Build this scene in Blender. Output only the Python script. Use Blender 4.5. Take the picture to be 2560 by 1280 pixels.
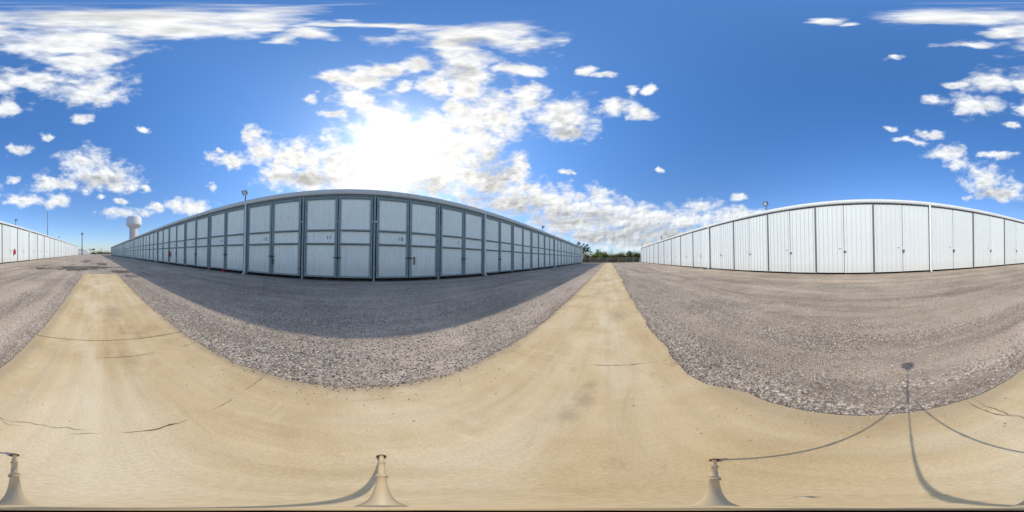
import bpy, bmesh, math, random
import numpy as np
from mathutils import Vector, Matrix, Euler

for o in list(bpy.data.objects):
    bpy.data.objects.remove(o, do_unlink=True)
sc = bpy.context.scene
COL = sc.collection
R = math.radians

# ------------------------------------------------------------------ camera
# The photograph is a full 360 x 180 panorama.  World axes: +Y runs along the
# concrete strip towards the fence, -X to the shaded row, +X to the sunlit row.
CAM_H = 1.20
W, H = 2560.0, 1280.0
cam_d = bpy.data.cameras.new('camera_lens')
cam_d.type = 'PANO'
try:
    cam_d.panorama_type = 'EQUIRECTANGULAR'
except Exception:
    cam_d.cycles.panorama_type = 'EQUIRECTANGULAR'
cam_d.clip_start = 0.1
cam_d.clip_end = 6000
cam = bpy.data.objects.new('render_camera', cam_d)
COL.objects.link(cam)
AZ0 = (1523.5 - 1280.0) / W * 2 * math.pi
CAMROT = (Matrix.Rotation(R(0.45), 3, 'Y') @ Matrix.Rotation(R(1.05), 3, 'X')
          @ Matrix.Rotation(AZ0, 3, 'Z') @ Matrix.Rotation(R(90), 3, 'X'))
cam.matrix_world = Matrix.Translation((0, 0, CAM_H)) @ CAMROT.to_4x4()
sc.camera = cam


def pdir(x, y):
    t = (x / W - .5) * 2 * math.pi
    p = (.5 - y / H) * math.pi
    return CAMROT @ Vector((math.sin(t) * math.cos(p), math.sin(p), -math.cos(t) * math.cos(p)))


# ------------------------------------------------------------------ world, sun, exposure
SUN_EL = R(38.7)
SUN_AZ = math.atan2(-.969, .245)           # clockwise from +Y
SUN = Vector((math.sin(SUN_AZ) * math.cos(SUN_EL), math.cos(SUN_AZ) * math.cos(SUN_EL), math.sin(SUN_EL)))
SKY_STR = 0.15


class NT:
    def __init__(s, nt):
        s.nt = nt
        nt.nodes.clear()

    def n(s, t, **kw):
        nd = s.nt.nodes.new(t)
        for k, v in kw.items():
            setattr(nd, k, v)
        return nd

    def put(s, sock, v):
        if isinstance(v, bpy.types.NodeSocket):
            s.nt.links.new(v, sock)
        elif v is not None:
            sock.default_value = v

    def math(s, op, a=None, b=None, c=None, clamp=False):
        nd = s.n('ShaderNodeMath', operation=op, use_clamp=clamp)
        for i, v in enumerate((a, b, c)):
            if v is not None:
                s.put(nd.inputs[i], v)
        return nd.outputs[0]

    def vec(s, op, a=None, b=None, c=None):
        nd = s.n('ShaderNodeVectorMath', operation=op)
        for i, v in enumerate((a, b, c)):
            if v is not None:
                s.put(nd.inputs[i], v)
        return nd.outputs['Value'] if op in ('LENGTH', 'DOT_PRODUCT', 'DISTANCE') else nd.outputs[0]

    def noise(s, v, scale, detail=4, rough=.5, dist=0.0, out=0):
        nd = s.n('ShaderNodeTexNoise')
        s.put(nd.inputs['Vector'], v)
        nd.inputs['Scale'].default_value = scale
        nd.inputs['Detail'].default_value = detail
        nd.inputs['Roughness'].default_value = rough
        nd.inputs['Distortion'].default_value = dist
        return nd.outputs[out]

    def mr(s, v, a, b, c=0.0, d=1.0, smooth=False):
        nd = s.n('ShaderNodeMapRange')
        if smooth:
            nd.interpolation_type = 'SMOOTHSTEP'
        s.put(nd.inputs[0], v)
        for i, k in enumerate((a, b, c, d)):
            s.put(nd.inputs[1 + i], k)
        return nd.outputs[0]

    def mix(s, f, a, b, mode='MIX'):
        nd = s.n('ShaderNodeMix', data_type='RGBA', blend_type=mode)
        s.put(nd.inputs[0], f)
        s.put(nd.inputs[6], a if not isinstance(a, tuple) else (*a, 1))
        s.put(nd.inputs[7], b if not isinstance(b, tuple) else (*b, 1))
        return nd.outputs[2]

    def ramp(s, v, stops):
        nd = s.n('ShaderNodeValToRGB')
        s.put(nd.inputs[0], v)
        el = nd.color_ramp.elements
        while len(el) < len(stops):
            el.new(.5)
        for e, (p, c) in zip(el, stops):
            e.position = p
            e.color = (*c, 1)
        return nd.outputs[0]


# cloud bank centres as sky directions (read off the photograph as x, y, half width, half height)
CLOUDS = [
    (75, 205, 95, 24), (215, 225, 88, 40), (215, 150, 110, 30), (180, 100, 175, 42), (150, 48, 330, 26), (450, 72, 190, 20),
    (620, 45, 120, 24), (650, 72, 46, 14), (22, 268, 50, 20), (207, 303, 27, 13), (50, 376, 27, 14), (103, 343, 13, 9),
    (355, 324, 14, 9), (215, 410, 66, 36), (255, 440, 80, 34), (285, 468, 46, 16), (135, 458, 68, 20), (66, 500, 48, 15),
    (147, 497, 36, 19), (364, 474, 20, 9), (320, 535, 56, 14), (390, 517, 20, 12), (440, 508, 30, 14), (480, 516, 40, 20),
    (526, 468, 12, 14), (562, 400, 54, 20), (545, 374, 14, 8), (250, 494, 16, 7), (303, 502, 16, 7), (35, 448, 20, 10),
    (622, 340, 26, 26), (660, 380, 46, 34), (745, 400, 80, 46), (770, 445, 95, 45), (850, 415, 80, 66), (960, 320, 80, 66),
    (980, 410, 130, 92), (1080, 430, 120, 88), (1180, 440, 90, 70), (1200, 350, 80, 62), (1255, 300, 70, 52), (1320, 255, 44, 42),
    (1338, 222, 36, 14), (1160, 88, 175, 30), (1150, 150, 92, 56), (1185, 212, 56, 56), (1140, 265, 46, 26), (1320, 110, 86, 24),
    (1310, 176, 70, 15), (835, 192, 48, 18), (905, 198, 74, 32), (905, 252, 60, 36), (846, 292, 32, 11), (795, 247, 13, 11),
    (965, 178, 44, 16), (1020, 165, 44, 20), (1010, 215, 26, 12), (770, 84, 86, 17), (860, 60, 140, 7), (715, 104, 34, 13), (1010, 62, 120, 8),
    (1415, 295, 74, 46), (1430, 330, 60, 26), (1540, 266, 52, 26), (1600, 284, 34, 15), (1570, 225, 19, 11), (1615, 222, 19, 13),
    (1468, 175, 22, 11), (1508, 188, 24, 8), (1300, 500, 130, 44), (1400, 520, 110, 52), (1500, 532, 100, 48), (1295, 420, 30, 46),
    (1330, 475, 42, 22), (1500, 492, 34, 28), (1570, 548, 130, 34), (1700, 550, 110, 28), (1758, 512, 46, 17), (1830, 540, 120, 22),
    (1530, 590, 150, 28), (1660, 590, 120, 20), (1320, 410, 17, 9), (1422, 435, 17, 7), (1657, 427, 9, 7), (1850, 496, 16, 9), (1640, 610, 200, 16),
    (2490, 208, 72, 30), (2440, 262, 56, 28), (2338, 252, 27, 11), (2400, 216, 36, 8), (2535, 314, 24, 7), (2270, 352, 40, 9),
    (2320, 334, 34, 9), (2222, 322, 15, 8), (2362, 384, 46, 22), (2392, 416, 26, 16), (2462, 450, 60, 34), (2500, 478, 60, 24),
    (2484, 388, 50, 10), (2424, 492, 14, 7), (2450, 104, 100, 8), (2450, 48, 150, 18), (2520, 76, 64, 18), (2060, 52, 54, 9), (2225, 140, 24, 7), (2560, 215, 34, 22),
    (2130, 60, 40, 6), (1085, 330, 90, 60), (1140, 380, 80, 60), (900, 455, 110, 40), (1230, 450, 90, 50), (1090, 205, 40, 30), (1255, 95, 100, 26), (330, 40, 260, 24), (700, 430, 50, 40),
    (1440, 560, 120, 34), (1360, 500, 60, 34), (1600, 560, 100, 30), (1105, 115, 60, 30), (1230, 255, 50, 40), (1170, 300, 60, 40),
]
GREYS = [(1510, 592, 190, 22), (1385, 548, 90, 24), (1290, 520, 70, 26), (1240, 420, 50, 44), (1640, 580, 150, 20), (1200, 500, 46, 34),
         (760, 445, 70, 16), (1060, 470, 60, 26), (1180, 110, 90, 12), (250, 452, 60, 12), (1415, 330, 44, 16), (1150, 180, 40, 16),
         (1500, 545, 60, 16), (2480, 480, 50, 16)]


def build_world():
    w = bpy.data.worlds.new('World')
    sc.world = w
    w.use_nodes = True
    w.cycles.sampling_method = 'MANUAL'
    w.cycles.sample_map_resolution = 512
    t = NT(w.node_tree)
    D = t.n('ShaderNodeTexCoord').outputs['Generated']
    D = t.vec('NORMALIZE', D)
    # ragged outlines: warp the direction before it meets the cloud banks
    w1 = t.noise(D, 5.0, 3, .55, 0, 1)
    w2 = t.noise(D, 20.0, 4, .58, 0, 1)
    wv = t.vec('MULTIPLY_ADD', t.vec('SUBTRACT', w1, (.5, .5, .5)), (.13, .13, .085), D)
    wv = t.vec('MULTIPLY_ADD', t.vec('SUBTRACT', w2, (.5, .5, .5)), (.045, .045, .030), wv)
    wv = t.vec('NORMALIZE', wv)
    sp = t.n('ShaderNodeSeparateXYZ')
    t.put(sp.inputs[0], wv)
    az = t.math('MULTIPLY', t.math('ARCTAN2', sp.outputs[0], sp.outputs[1]), 180 / math.pi)
    el = t.math('MULTIPLY', t.math('ARCSINE', sp.outputs[2]), 180 / math.pi)
    cb = t.n('ShaderNodeCombineXYZ')
    t.put(cb.inputs[0], az)
    t.put(cb.inputs[1], el)
    P = cb.outputs[0]

    def bank(lst, k):
        acc = None
        for (x, y, rx, ry) in lst:
            d = pdir(x, y)
            a = math.degrees(math.atan2(d.x, d.y))
            e = math.degrees(math.asin(d.z))
            ra, re = rx / W * 360 * 1.24, ry / H * 180 * 1.24
            for aa in (a, a - 360, a + 360):
                if aa + ra * 1.5 < -180 or aa - ra * 1.5 > 180:
                    continue
                ln = t.vec('LENGTH', t.vec('MULTIPLY_ADD', P, (1 / ra, 1 / re, 0), (-aa / ra, -e / re, 0)))
                acc = ln if acc is None else t.math('SMOOTH_MIN', acc, ln, k)
        return acc
    ln = bank(CLOUDS, .22)
    Ds = t.vec('MULTIPLY', D, (1, 1, 1.5))
    f1 = t.noise(Ds, 12.0, 5, .54, .2)
    f2 = t.noise(t.vec('ADD', Ds, (-.012, .003, .016)), 12.0, 5, .54, .2)
    f3 = t.noise(Ds, 42.0, 4, .55)
    dens = t.math('ADD', t.math('SUBTRACT', 1.0, ln), t.math('MULTIPLY', t.math('SUBTRACT', f1, .5), 1.9))
    dens = t.math('ADD', dens, t.math('MULTIPLY', t.math('SUBTRACT', f3, .5), .5))
    cover = t.math('POWER', t.mr(dens, -.06, .80, smooth=True), .85)
    core = t.mr(dens, .35, 1.15, smooth=True)
    gl = t.mr(bank(GREYS, .3), .35, 1.25, 1.0, 0.0, True)
    # light on the clouds: relief, grey undersides, brighter towards the sun
    cs = t.vec('DOT_PRODUCT', D, tuple(SUN))
    ang = t.math('MULTIPLY', t.math('ARCCOSINE', cs), 180 / math.pi)
    near = t.math('POWER', 2.718, t.math('MULTIPLY', t.math('POWER', t.math('DIVIDE', ang, 9.5), 2.0), -1.0))
    wide = t.math('POWER', 2.718, t.math('MULTIPLY', t.math('DIVIDE', ang, 17.0), -1.0))
    fa = t.noise(Ds, 19.0, 4, .55)
    fb = t.noise(t.vec('ADD', Ds, (-.010, .003, .014)), 19.0, 4, .55)
    relief = t.math('ADD', t.math('MULTIPLY', t.math('SUBTRACT', f1, f2), .7), t.math('MULTIPLY', t.math('SUBTRACT', fa, fb), .65))
    pn = t.noise(Ds, 13.0, 3, .5)
    patch = t.mr(pn, .42, .68, 0, 1, True)
    shade = t.math('ADD', t.math('MULTIPLY', t.math('MULTIPLY', core, patch), .20), t.math('MULTIPLY', gl, .26))
    br = t.math('SUBTRACT', t.math('ADD', .86, relief), shade)
    br = t.math('MAXIMUM', br, .42)
    br = t.math('ADD', br, t.math('ADD', t.math('MULTIPLY', near, .75), t.math('MULTIPLY', wide, .22)))
    tint = t.mix(t.mr(ang, 20, 80), (1.0, .985, .955), (.93, .965, 1.0))
    ccol = t.vec('MULTIPLY', tint, t.vec('SCALE', (1, 1, 1)))
    sc1 = t.n('ShaderNodeVectorMath', operation='SCALE')
    t.put(sc1.inputs[0], tint)
    t.put(sc1.inputs['Scale'], t.math('MULTIPLY', br, 1.0 / SKY_STR))
    ccol = sc1.outputs[0]
    sky = t.n('ShaderNodeTexSky', sky_type='NISHITA', sun_disc=False)
    sky.sun_elevation = SUN_EL
    sky.sun_rotation = SUN_AZ
    sky.altitude = 50
    sky.air_density = 1.0
    sky.dust_density = .45
    sky.ozone_density = 2.2
    sz = t.n('ShaderNodeSeparateXYZ')
    t.put(sz.inputs[0], D)
    tn = t.mix(t.mr(sz.outputs[2], .0, .9, 0, 1, True), (.66, .76, .95), (.60, 1.16, 1.66))
    tn = t.mix(t.math('MULTIPLY', t.math('POWER', 2.718, t.math('DIVIDE', ang, -36.0)), 1.25, clamp=True), tn, (.70, .86, .98))
    scol = t.vec('MULTIPLY', sky.outputs[0], tn)
    gcol = t.n('ShaderNodeVectorMath', operation='SCALE')
    gcol.inputs[0].default_value = (1, .98, .97)
    t.put(gcol.inputs['Scale'], t.math('MULTIPLY', t.math('ADD', t.math('MULTIPLY', near, .22), t.math('MULTIPLY', wide, .10)), 1 / SKY_STR))
    scol = t.vec('ADD', scol, gcol.outputs[0])
    fin = t.mix(cover, scol, ccol)
    bg = t.n('ShaderNodeBackground')
    t.put(bg.inputs[0], fin)
    bg.inputs[1].default_value = SKY_STR
    out = t.n('ShaderNodeOutputWorld')
    t.nt.links.new(bg.outputs[0], out.inputs[0])


build_world()
sun_d = bpy.data.lights.new('sun', 'SUN')
sun_d.energy = 2.7
sun_d.angle = R(0.6)
sun_d.color = (1.0, .95, .88)
sun = bpy.data.objects.new('sun', sun_d)
COL.objects.link(sun)
sun.rotation_euler = SUN.to_track_quat('Z', 'Y').to_euler()
vs = sc.view_settings
sc.display_settings.display_device = 'sRGB'
vs.view_transform = 'Standard'
vs.look = 'None'
vs.exposure = 0.18
vs.gamma = 1.0
vs.use_curve_mapping = False
sc.cycles.max_bounces = 6
sc.cycles.diffuse_bounces = 3
sc.cycles.glossy_bounces = 2
sc.cycles.use_denoising = True
try:
    sc.cycles.denoiser = 'OPENIMAGEDENOISE'
    sc.cycles.denoising_input_passes = 'RGB_ALBEDO_NORMAL'
except Exception:
    pass

# ------------------------------------------------------------------ helpers
rnd = random.Random(7)


def finish_mat(t, col, rough=.8, metal=0.0, bump=None, bs=.3, bd=.01, spec=.3):
    b = t.n('ShaderNodeBsdfPrincipled')
    t.put(b.inputs['Base Color'], col if not isinstance(col, tuple) else (*col, 1))
    t.put(b.inputs['Roughness'], rough)
    b.inputs['Metallic'].default_value = metal
    b.inputs['Specular IOR Level'].default_value = spec
    if bump is not None:
        bn = t.n('ShaderNodeBump')
        bn.inputs['Strength'].default_value = bs
        bn.inputs['Distance'].default_value = bd
        t.put(bn.inputs['Height'], bump)
        t.put(b.inputs['Normal'], bn.outputs[0])
    o = t.n('ShaderNodeOutputMaterial')
    t.nt.links.new(b.outputs[0], o.inputs[0])


def newmat(name):
    m = bpy.data.materials.new(name)
    m.use_nodes = True
    return m, NT(m.node_tree)


def worn(name, col, rough=.5, metal=0.0, var=.12, scale=3.0, dirt=None, damt=.3, spec=.4, dz=None, tone=0.0):
    """paint or metal with blotches, faint vertical streaks and optional dirt of its own"""
    m, t = newmat(name)
    g = t.n('ShaderNodeNewGeometry').outputs['Position']
    n1 = t.noise(g, scale, 5, .6)
    n2 = t.noise(t.vec('MULTIPLY', g, (9, 9, .5)), 1.0, 4, .6)
    f = t.math('ADD', t.math('MULTIPLY', t.math('SUBTRACT', n1, .5), var * 2), t.math('MULTIPLY', t.math('SUBTRACT', n2, .5), var * 1.6))
    s = t.n('ShaderNodeVectorMath', operation='SCALE')
    s.inputs[0].default_value = col
    if tone:
        orn = t.n('ShaderNodeObjectInfo').outputs['Random']
        f = t.math('ADD', f, t.math('MULTIPLY', t.math('SUBTRACT', orn, .5), tone))
    t.put(s.inputs['Scale'], t.math('ADD', 1.0, f))
    c = s.outputs[0]
    if dirt:
        dm = t.mr(t.noise(g, scale * 2.3, 6, .65), .52, .72, 0, damt, True)
        if dz:
            sp = t.n('ShaderNodeSeparateXYZ')
            t.put(sp.inputs[0], g)
            zz = t.math('ADD', sp.outputs[2], t.math('MULTIPLY', t.math('SUBTRACT', n2, .5), .8))
            low = t.mr(zz, dz, dz * .25, 0, damt, True)
            dm = t.math('MAXIMUM', t.math('MULTIPLY', dm, .4), low)
        c = t.mix(dm, c, dirt)
    finish_mat(t, c, rough, metal, t.noise(g, 30, 3, .5), .08, .01, spec)
    return m


M = {}
M['white_panel'] = worn('white_painted_sheet', (.67, .70, .685), .42, 0, .04, 1.2, (.50, .46, .40), .24, .35, .9, .08)
M['pale_panel'] = worn('pale_painted_sheet', (.89, .905, .775), .45, 0, .075, 1.6, (.50, .49, .42), .38, .35, 1.2, .10)
M['galv'] = worn('galvanised_steel', (.29, .345, .335), .5, .1, .16, 4.0, (.24, .17, .12), .35, .4)
M['dark_post'] = worn('dark_steel_post', (.13, .14, .155), .55, .1, .15, 4.0, (.22, .15, .10), .3)
M['trim'] = worn('white_trim', (.74, .76, .75), .4, 0, .05, 1.5, (.48, .45, .40), .3)
M['grey_trim'] = worn('grey_eave_trim', (.60, .61, .58), .45, 0, .06, 1.5, (.3, .3, .28), .35)
M['latch'] = worn('blackened_latch', (.035, .04, .045), .5, .4, .2, 12)
M['zinc'] = worn('zinc_latch', (.16, .17, .18), .45, .6, .2, 12)
M['interior'] = worn('interior_sheet', (.20, .21, .22), .7)
M['roof'] = worn('roof_sheet', (.55, .57, .57), .4, .2, .08, .6)
M['red'] = worn('red_enamel', (.50, .018, .04), .35, 0, .12, 9, (.2, .03, .03), .3)
M['darkred'] = worn('dark_red_sleeve', (.12, .02, .03), .6, 0, .2, 9)
M['black'] = worn('shade_strip_black', (.02, .022, .025), .5, 0, .2, 9)
M['plate'] = worn('grey_plate', (.36, .40, .42), .5, 0, .1, 12)
M['ink'] = worn('dark_ink', (.07, .085, .10), .7, 0, .1, 12)
M['tower'] = worn('tower_paint', (.74, .75, .76), .5, 0, .04, .3, (.5, .47, .44), .25)
M['tower_stem'] = worn('tower_stem_paint', (.62, .56, .55), .55, 0, .05, .3, (.45, .4, .38), .3)
M['wood'] = worn('weathered_wood', (.16, .15, .145), .85, 0, .25, 2)
M['steel_pole'] = worn('blue_grey_pole', (.16, .19, .23), .6, .2, .15, 2)
M['fence'] = worn('fence_pipe', (.46, .45, .42), .5, .2, .12, 3)
M['glass'] = worn('lamp_glass', (.62, .66, .66), .15, 0, .1, 8)
M['alloy'] = worn('tripod_alloy', (.52, .40, .24), .5, 0, .08, 12)
M['bark'] = worn('bark', (.12, .095, .075), .9, 0, .3, 4)
M['twig'] = worn('brown_twig', (.10, .045, .025), .9, 0, .3, 30)
M['crack'] = worn('dirt_filled_crack', (.13, .085, .05), .95, 0, .3, 20)
M['block'] = worn('precast_block', (.36, .34, .30), .9, 0, .2, 6)


def leafmat(name, a, b):
    m, t = newmat(name)
    r = t.n('ShaderNodeNewGeometry').outputs['Random Per Island']
    c = t.mix(r, a, b)
    d = t.n('ShaderNodeBsdfDiffuse')
    t.put(d.inputs[0], c)
    tr = t.n('ShaderNodeBsdfTranslucent')
    t.put(tr.inputs[0], c)
    mx = t.n('ShaderNodeMixShader')
    mx.inputs[0].default_value = .55
    t.nt.links.new(d.outputs[0], mx.inputs[1])
    t.nt.links.new(tr.outputs[0], mx.inputs[2])
    o = t.n('ShaderNodeOutputMaterial')
    t.nt.links.new(mx.outputs[0], o.inputs[0])
    return m


M['leaf_olive'] = leafmat('olive_leaves', (.12, .125, .025), (.24, .235, .05))
M['leaf_green'] = leafmat('green_leaves', (.075, .11, .022), (.17, .215, .045))
M['leaf_brown'] = leafmat('dry_leaves', (.14, .10, .05), (.27, .20, .10))
M['leaf_dark'] = leafmat('dark_leaves', (.075, .085, .035), (.16, .17, .07))
M['leaf_grey'] = leafmat('grey_leaves', (.13, .12, .10), (.25, .23, .19))


def pebble_ramp(t, v):
    return t.ramp(v, [(0.0, (.225, .17, .125)), (.22, (.37, .288, .21)), (.5, (.475, .378, .28)), (.78, (.57, .465, .35)), (1.0, (.74, .64, .50))])


def gravel_mat():
    m, t = newmat('crushed_gravel')
    g = t.n('ShaderNodeNewGeometry').outputs['Position']
    gw = t.vec('MULTIPLY_ADD', t.vec('SUBTRACT', t.noise(g, 30, 2, .5, 0, 1), (.5, .5, .5)), (.02, .02, .02), g)
    v = t.n('ShaderNodeTexVoronoi')
    t.put(v.inputs['Vector'], gw)
    v.inputs['Scale'].default_value = 40
    sp = t.n('ShaderNodeSeparateColor')
    t.put(sp.inputs[0], v.outputs['Color'])
    stone = pebble_ramp(t, sp.outputs[0])
    gap = t.mr(v.outputs['Distance'], .3, .66, 1.0, .62, True)
    stone = t.mix(1.0, stone, t.n('ShaderNodeCombineColor').outputs[0], 'MIX') if False else stone
    s = t.n('ShaderNodeVectorMath', operation='SCALE')
    t.put(s.inputs[0], stone)
    t.put(s.inputs['Scale'], gap)
    stone = s.outputs[0]
    # fines and dirt worked into the stone, in wheel tracks along the lane and in blotches
    tr = t.noise(t.vec('MULTIPLY', g, (1.1, .10, 1)), 1.0, 5, .6, .6)
    bl = t.noise(g, .45, 6, .62)
    fine = t.noise(g, 7.0, 5, .6)
    dm = t.math('ADD', t.math('MULTIPLY', tr, .55), t.math('ADD', t.math('MULTIPLY', bl, .35), t.math('MULTIPLY', fine, .22)))
    dirt = t.mix(t.noise(g, 1.3, 4), (.41, .31, .222), (.51, .405, .30))
    col = t.mix(t.mr(dm, .50, .64, 0, .85, True), stone, dirt)
    dk = t.mr(t.noise(t.vec('MULTIPLY', g, (.9, .16, 1)), 1.7, 6, .65, .8), .53, .68, 0, .62, True)
    col = t.mix(dk, col, (.26, .20, .145))
    # lane-long wheel bands, swung gently from side to side, and broad damp and dusty areas
    sx = t.n('ShaderNodeSeparateXYZ')
    t.put(sx.inputs[0], g)
    sway = t.math('ADD', sx.outputs[0], t.math('MULTIPLY', t.math('SINE', t.math('MULTIPLY', sx.outputs[1], .16)), .55))
    cbx = t.n('ShaderNodeCombineXYZ')
    t.put(cbx.inputs[0], sway)
    t.put(cbx.inputs[1], t.math('MULTIPLY', sx.outputs[1], .05))
    band = t.noise(cbx.outputs[0], 1.55, 5, .62, .35)
    wide_ = t.noise(g, .22, 5, .6, .6)
    sc2 = t.n('ShaderNodeVectorMath', operation='SCALE')
    t.put(sc2.inputs[0], col)
    t.put(sc2.inputs['Scale'], t.math('ADD', t.mr(band, .3, .7, .82, 1.20), t.math('ADD', t.math('MULTIPLY', t.math('SUBTRACT', wide_, .5), .8), t.math('MULTIPLY', t.math('SUBTRACT', t.noise(g, 1.1, 6, .68, .5), .5), .7))))
    col = sc2.outputs[0]
    # mud where the strip runs out
    mud = None
    for (cx, cy, rx, ry) in ((2.6, -12.0, 3.2, 1.7), (.6, -13.5, 2.8, 2.2), (-.5, -18, 1.0, 3.4), (1.5, -24, .8, 5.0), (-1.6, -10.8, .8, 1.2), (4.6, -14.5, 2.0, .5)):
        d = t.vec('LENGTH', t.vec('MULTIPLY_ADD', g, (1 / rx, 1 / ry, 0), (-cx / rx, -cy / ry, 0)))
        mud = d if mud is None else t.math('SMOOTH_MIN', mud, d, .3)
    mn = t.math('ADD', mud, t.math('MULTIPLY', t.math('SUBTRACT', t.noise(t.vec('MULTIPLY', g, (1, .5, 1)), 1.1, 7, .72, .6), .5), 4.2))
    col = t.mix(t.mr(mn, .9, .35, 0, .85, True), col, (.075, .066, .05))
    bmp = t.math('SUBTRACT', 1.0, v.outputs['Distance'])
    finish_mat(t, col, .95, 0, bmp, .5, .014, .15)
    return m


def concrete_mat():
    m, t = newmat('stained_concrete')
    g = t.n('ShaderNodeNewGeometry').outputs['Position']
    a = t.noise(g, .9, 7, .62, .4)
    b = t.noise(t.vec('MULTIPLY', g, (2.6, .5, 1)), 1.2, 6, .6)
    c = t.noise(g, 60, 3, .6)
    col = t.ramp(a, [(.25, (.37, .24, .115)), (.42, (.55, .395, .205)), (.58, (.63, .475, .275)), (.78, (.74, .60, .41))])
    col = t.mix(t.mr(b, .48, .72, 0, .5, True), col, (.66, .545, .375))
    col = t.mix(t.mr(t.noise(g, 2.1, 7, .68, .8), .56, .74, 0, .55, True), col, (.49, .31, .135))
    col = t.mix(t.mr(t.noise(t.vec('ADD', g, (7, 3, 0)), 1.4, 7, .7, .5), .60, .74, 0, .5, True), col, (.33, .265, .185))
    col = t.mix(t.mr(c, .66, .8, 0, .35), col, (.24, .19, .13))
    col = t.mix(t.mr(t.noise(g, 150, 2, .5), .3, .7, 0, .16), col, (.74, .60, .42))
    sp_ = t.noise(g, 17, 4, .7)
    col = t.mix(t.mr(sp_, .68, .76, 0, .6, True), col, (.20, .14, .085))
    st = t.noise(t.vec('MULTIPLY', g, (.6, 3.2, 1)), 2.4, 6, .66, 1.0)
    col = t.mix(t.mr(st, .55, .75, 0, .45, True), col, (.74, .62, .44))
    st2 = t.noise(t.vec('MULTIPLY_ADD', g, (2.4, .7, 1), (4, 9, 0)), 1.7, 7, .7, 1.2)
    col = t.mix(t.mr(st2, .54, .74, 0, .5, True), col, (.40, .27, .135))
    sx = t.n('ShaderNodeSeparateXYZ')
    t.put(sx.inputs[0], g)
    en = t.math('MULTIPLY', t.math('SUBTRACT', t.noise(g, 5.0, 6, .7), .5), .30)
    e1 = t.mr(t.math('ADD', sx.outputs[0], en), -1.17, -1.02, .7, 0, True)
    e2 = t.mr(t.math('ADD', sx.outputs[0], en), .56, .76, 0, .6, True)
    col = t.mix(t.math('MAXIMUM', e1, e2), col, (.40, .30, .19))
    worn_ = t.mr(t.math('ADD', t.math('ABSOLUTE', t.math('ADD', sx.outputs[0], .1)), t.math('MULTIPLY', en, 2.2)), .62, .05, 0, .6, True)
    worn_ = t.math('MULTIPLY', worn_, t.mr(t.noise(t.vec('MULTIPLY', g, (1, .45, 1)), 1.3, 5, .6), .42, .62, 0, 1, True))
    col = t.mix(worn_, col, (.74, .62, .44))
    sm = None
    for (cx, cy, rx, ry) in ((-.17, 1.02, .07, .16), (-.22, .82, .06, .10), (-.15, 1.22, .05, .08), (.15, 3.3, .2, .35), (-.35, -3.2, .18, .4)):
        d_ = t.vec('LENGTH', t.vec('MULTIPLY_ADD', g, (1 / rx, 1 / ry, 0), (-cx / rx, -cy / ry, 0)))
        sm = d_ if sm is None else t.math('SMOOTH_MIN', sm, d_, .3)
    sm = t.math('ADD', sm, t.math('MULTIPLY', t.math('SUBTRACT', t.noise(g, 9, 7, .75), .5), 3.0))
    col = t.mix(t.mr(sm, 1.5, .1, 0, .40, True), col, (.24, .185, .14))
    gr = t.math('ADD', t.mr(t.noise(g, 85, 4, .7), .3, .7, -.13, .11), t.mr(t.noise(t.vec('MULTIPLY', g, (5.5, .18, 1)), 1.0, 5, .6), .3, .7, -.09, .09))
    gs = t.n('ShaderNodeVectorMath', operation='SCALE')
    t.put(gs.inputs[0], t.vec('MULTIPLY', col, (1.06, 1.03, .955)))
    t.put(gs.inputs['Scale'], t.math('ADD', 1.0, gr))
    col = gs.outputs[0]
    br = t.noise(t.vec('MULTIPLY', g, (6, 160, 1)), 1.0, 3, .6)
    finish_mat(t, col, .85, 0, t.math('ADD', t.math('MULTIPLY', br, .5), c), .22, .004, .25)
    return m


def earth_mat():
    m, t = newmat('rough_field')
    g = t.n('ShaderNodeNewGeometry').outputs['Position']
    col = t.mix(t.mr(t.noise(g, .25, 6, .65), .38, .62), (.075, .085, .03), (.20, .165, .095))
    col = t.mix(t.mr(t.noise(g, 2.5, 4, .6), .4, .7, 0, .6), col, (.13, .12, .06))
    finish_mat(t, col, .95, 0, t.noise(g, 8, 4, .6), .6, .05, .1)
    return m


M['gravel'] = gravel_mat()
M['concrete'] = concrete_mat()
M['earth'] = earth_mat()
mp, tp = newmat('loose_stone')
finish_mat(tp, pebble_ramp(tp, tp.n('ShaderNodeNewGeometry').outputs['Random Per Island']), .9, 0, None, spec=.2)
M['pebble'] = mp


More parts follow.
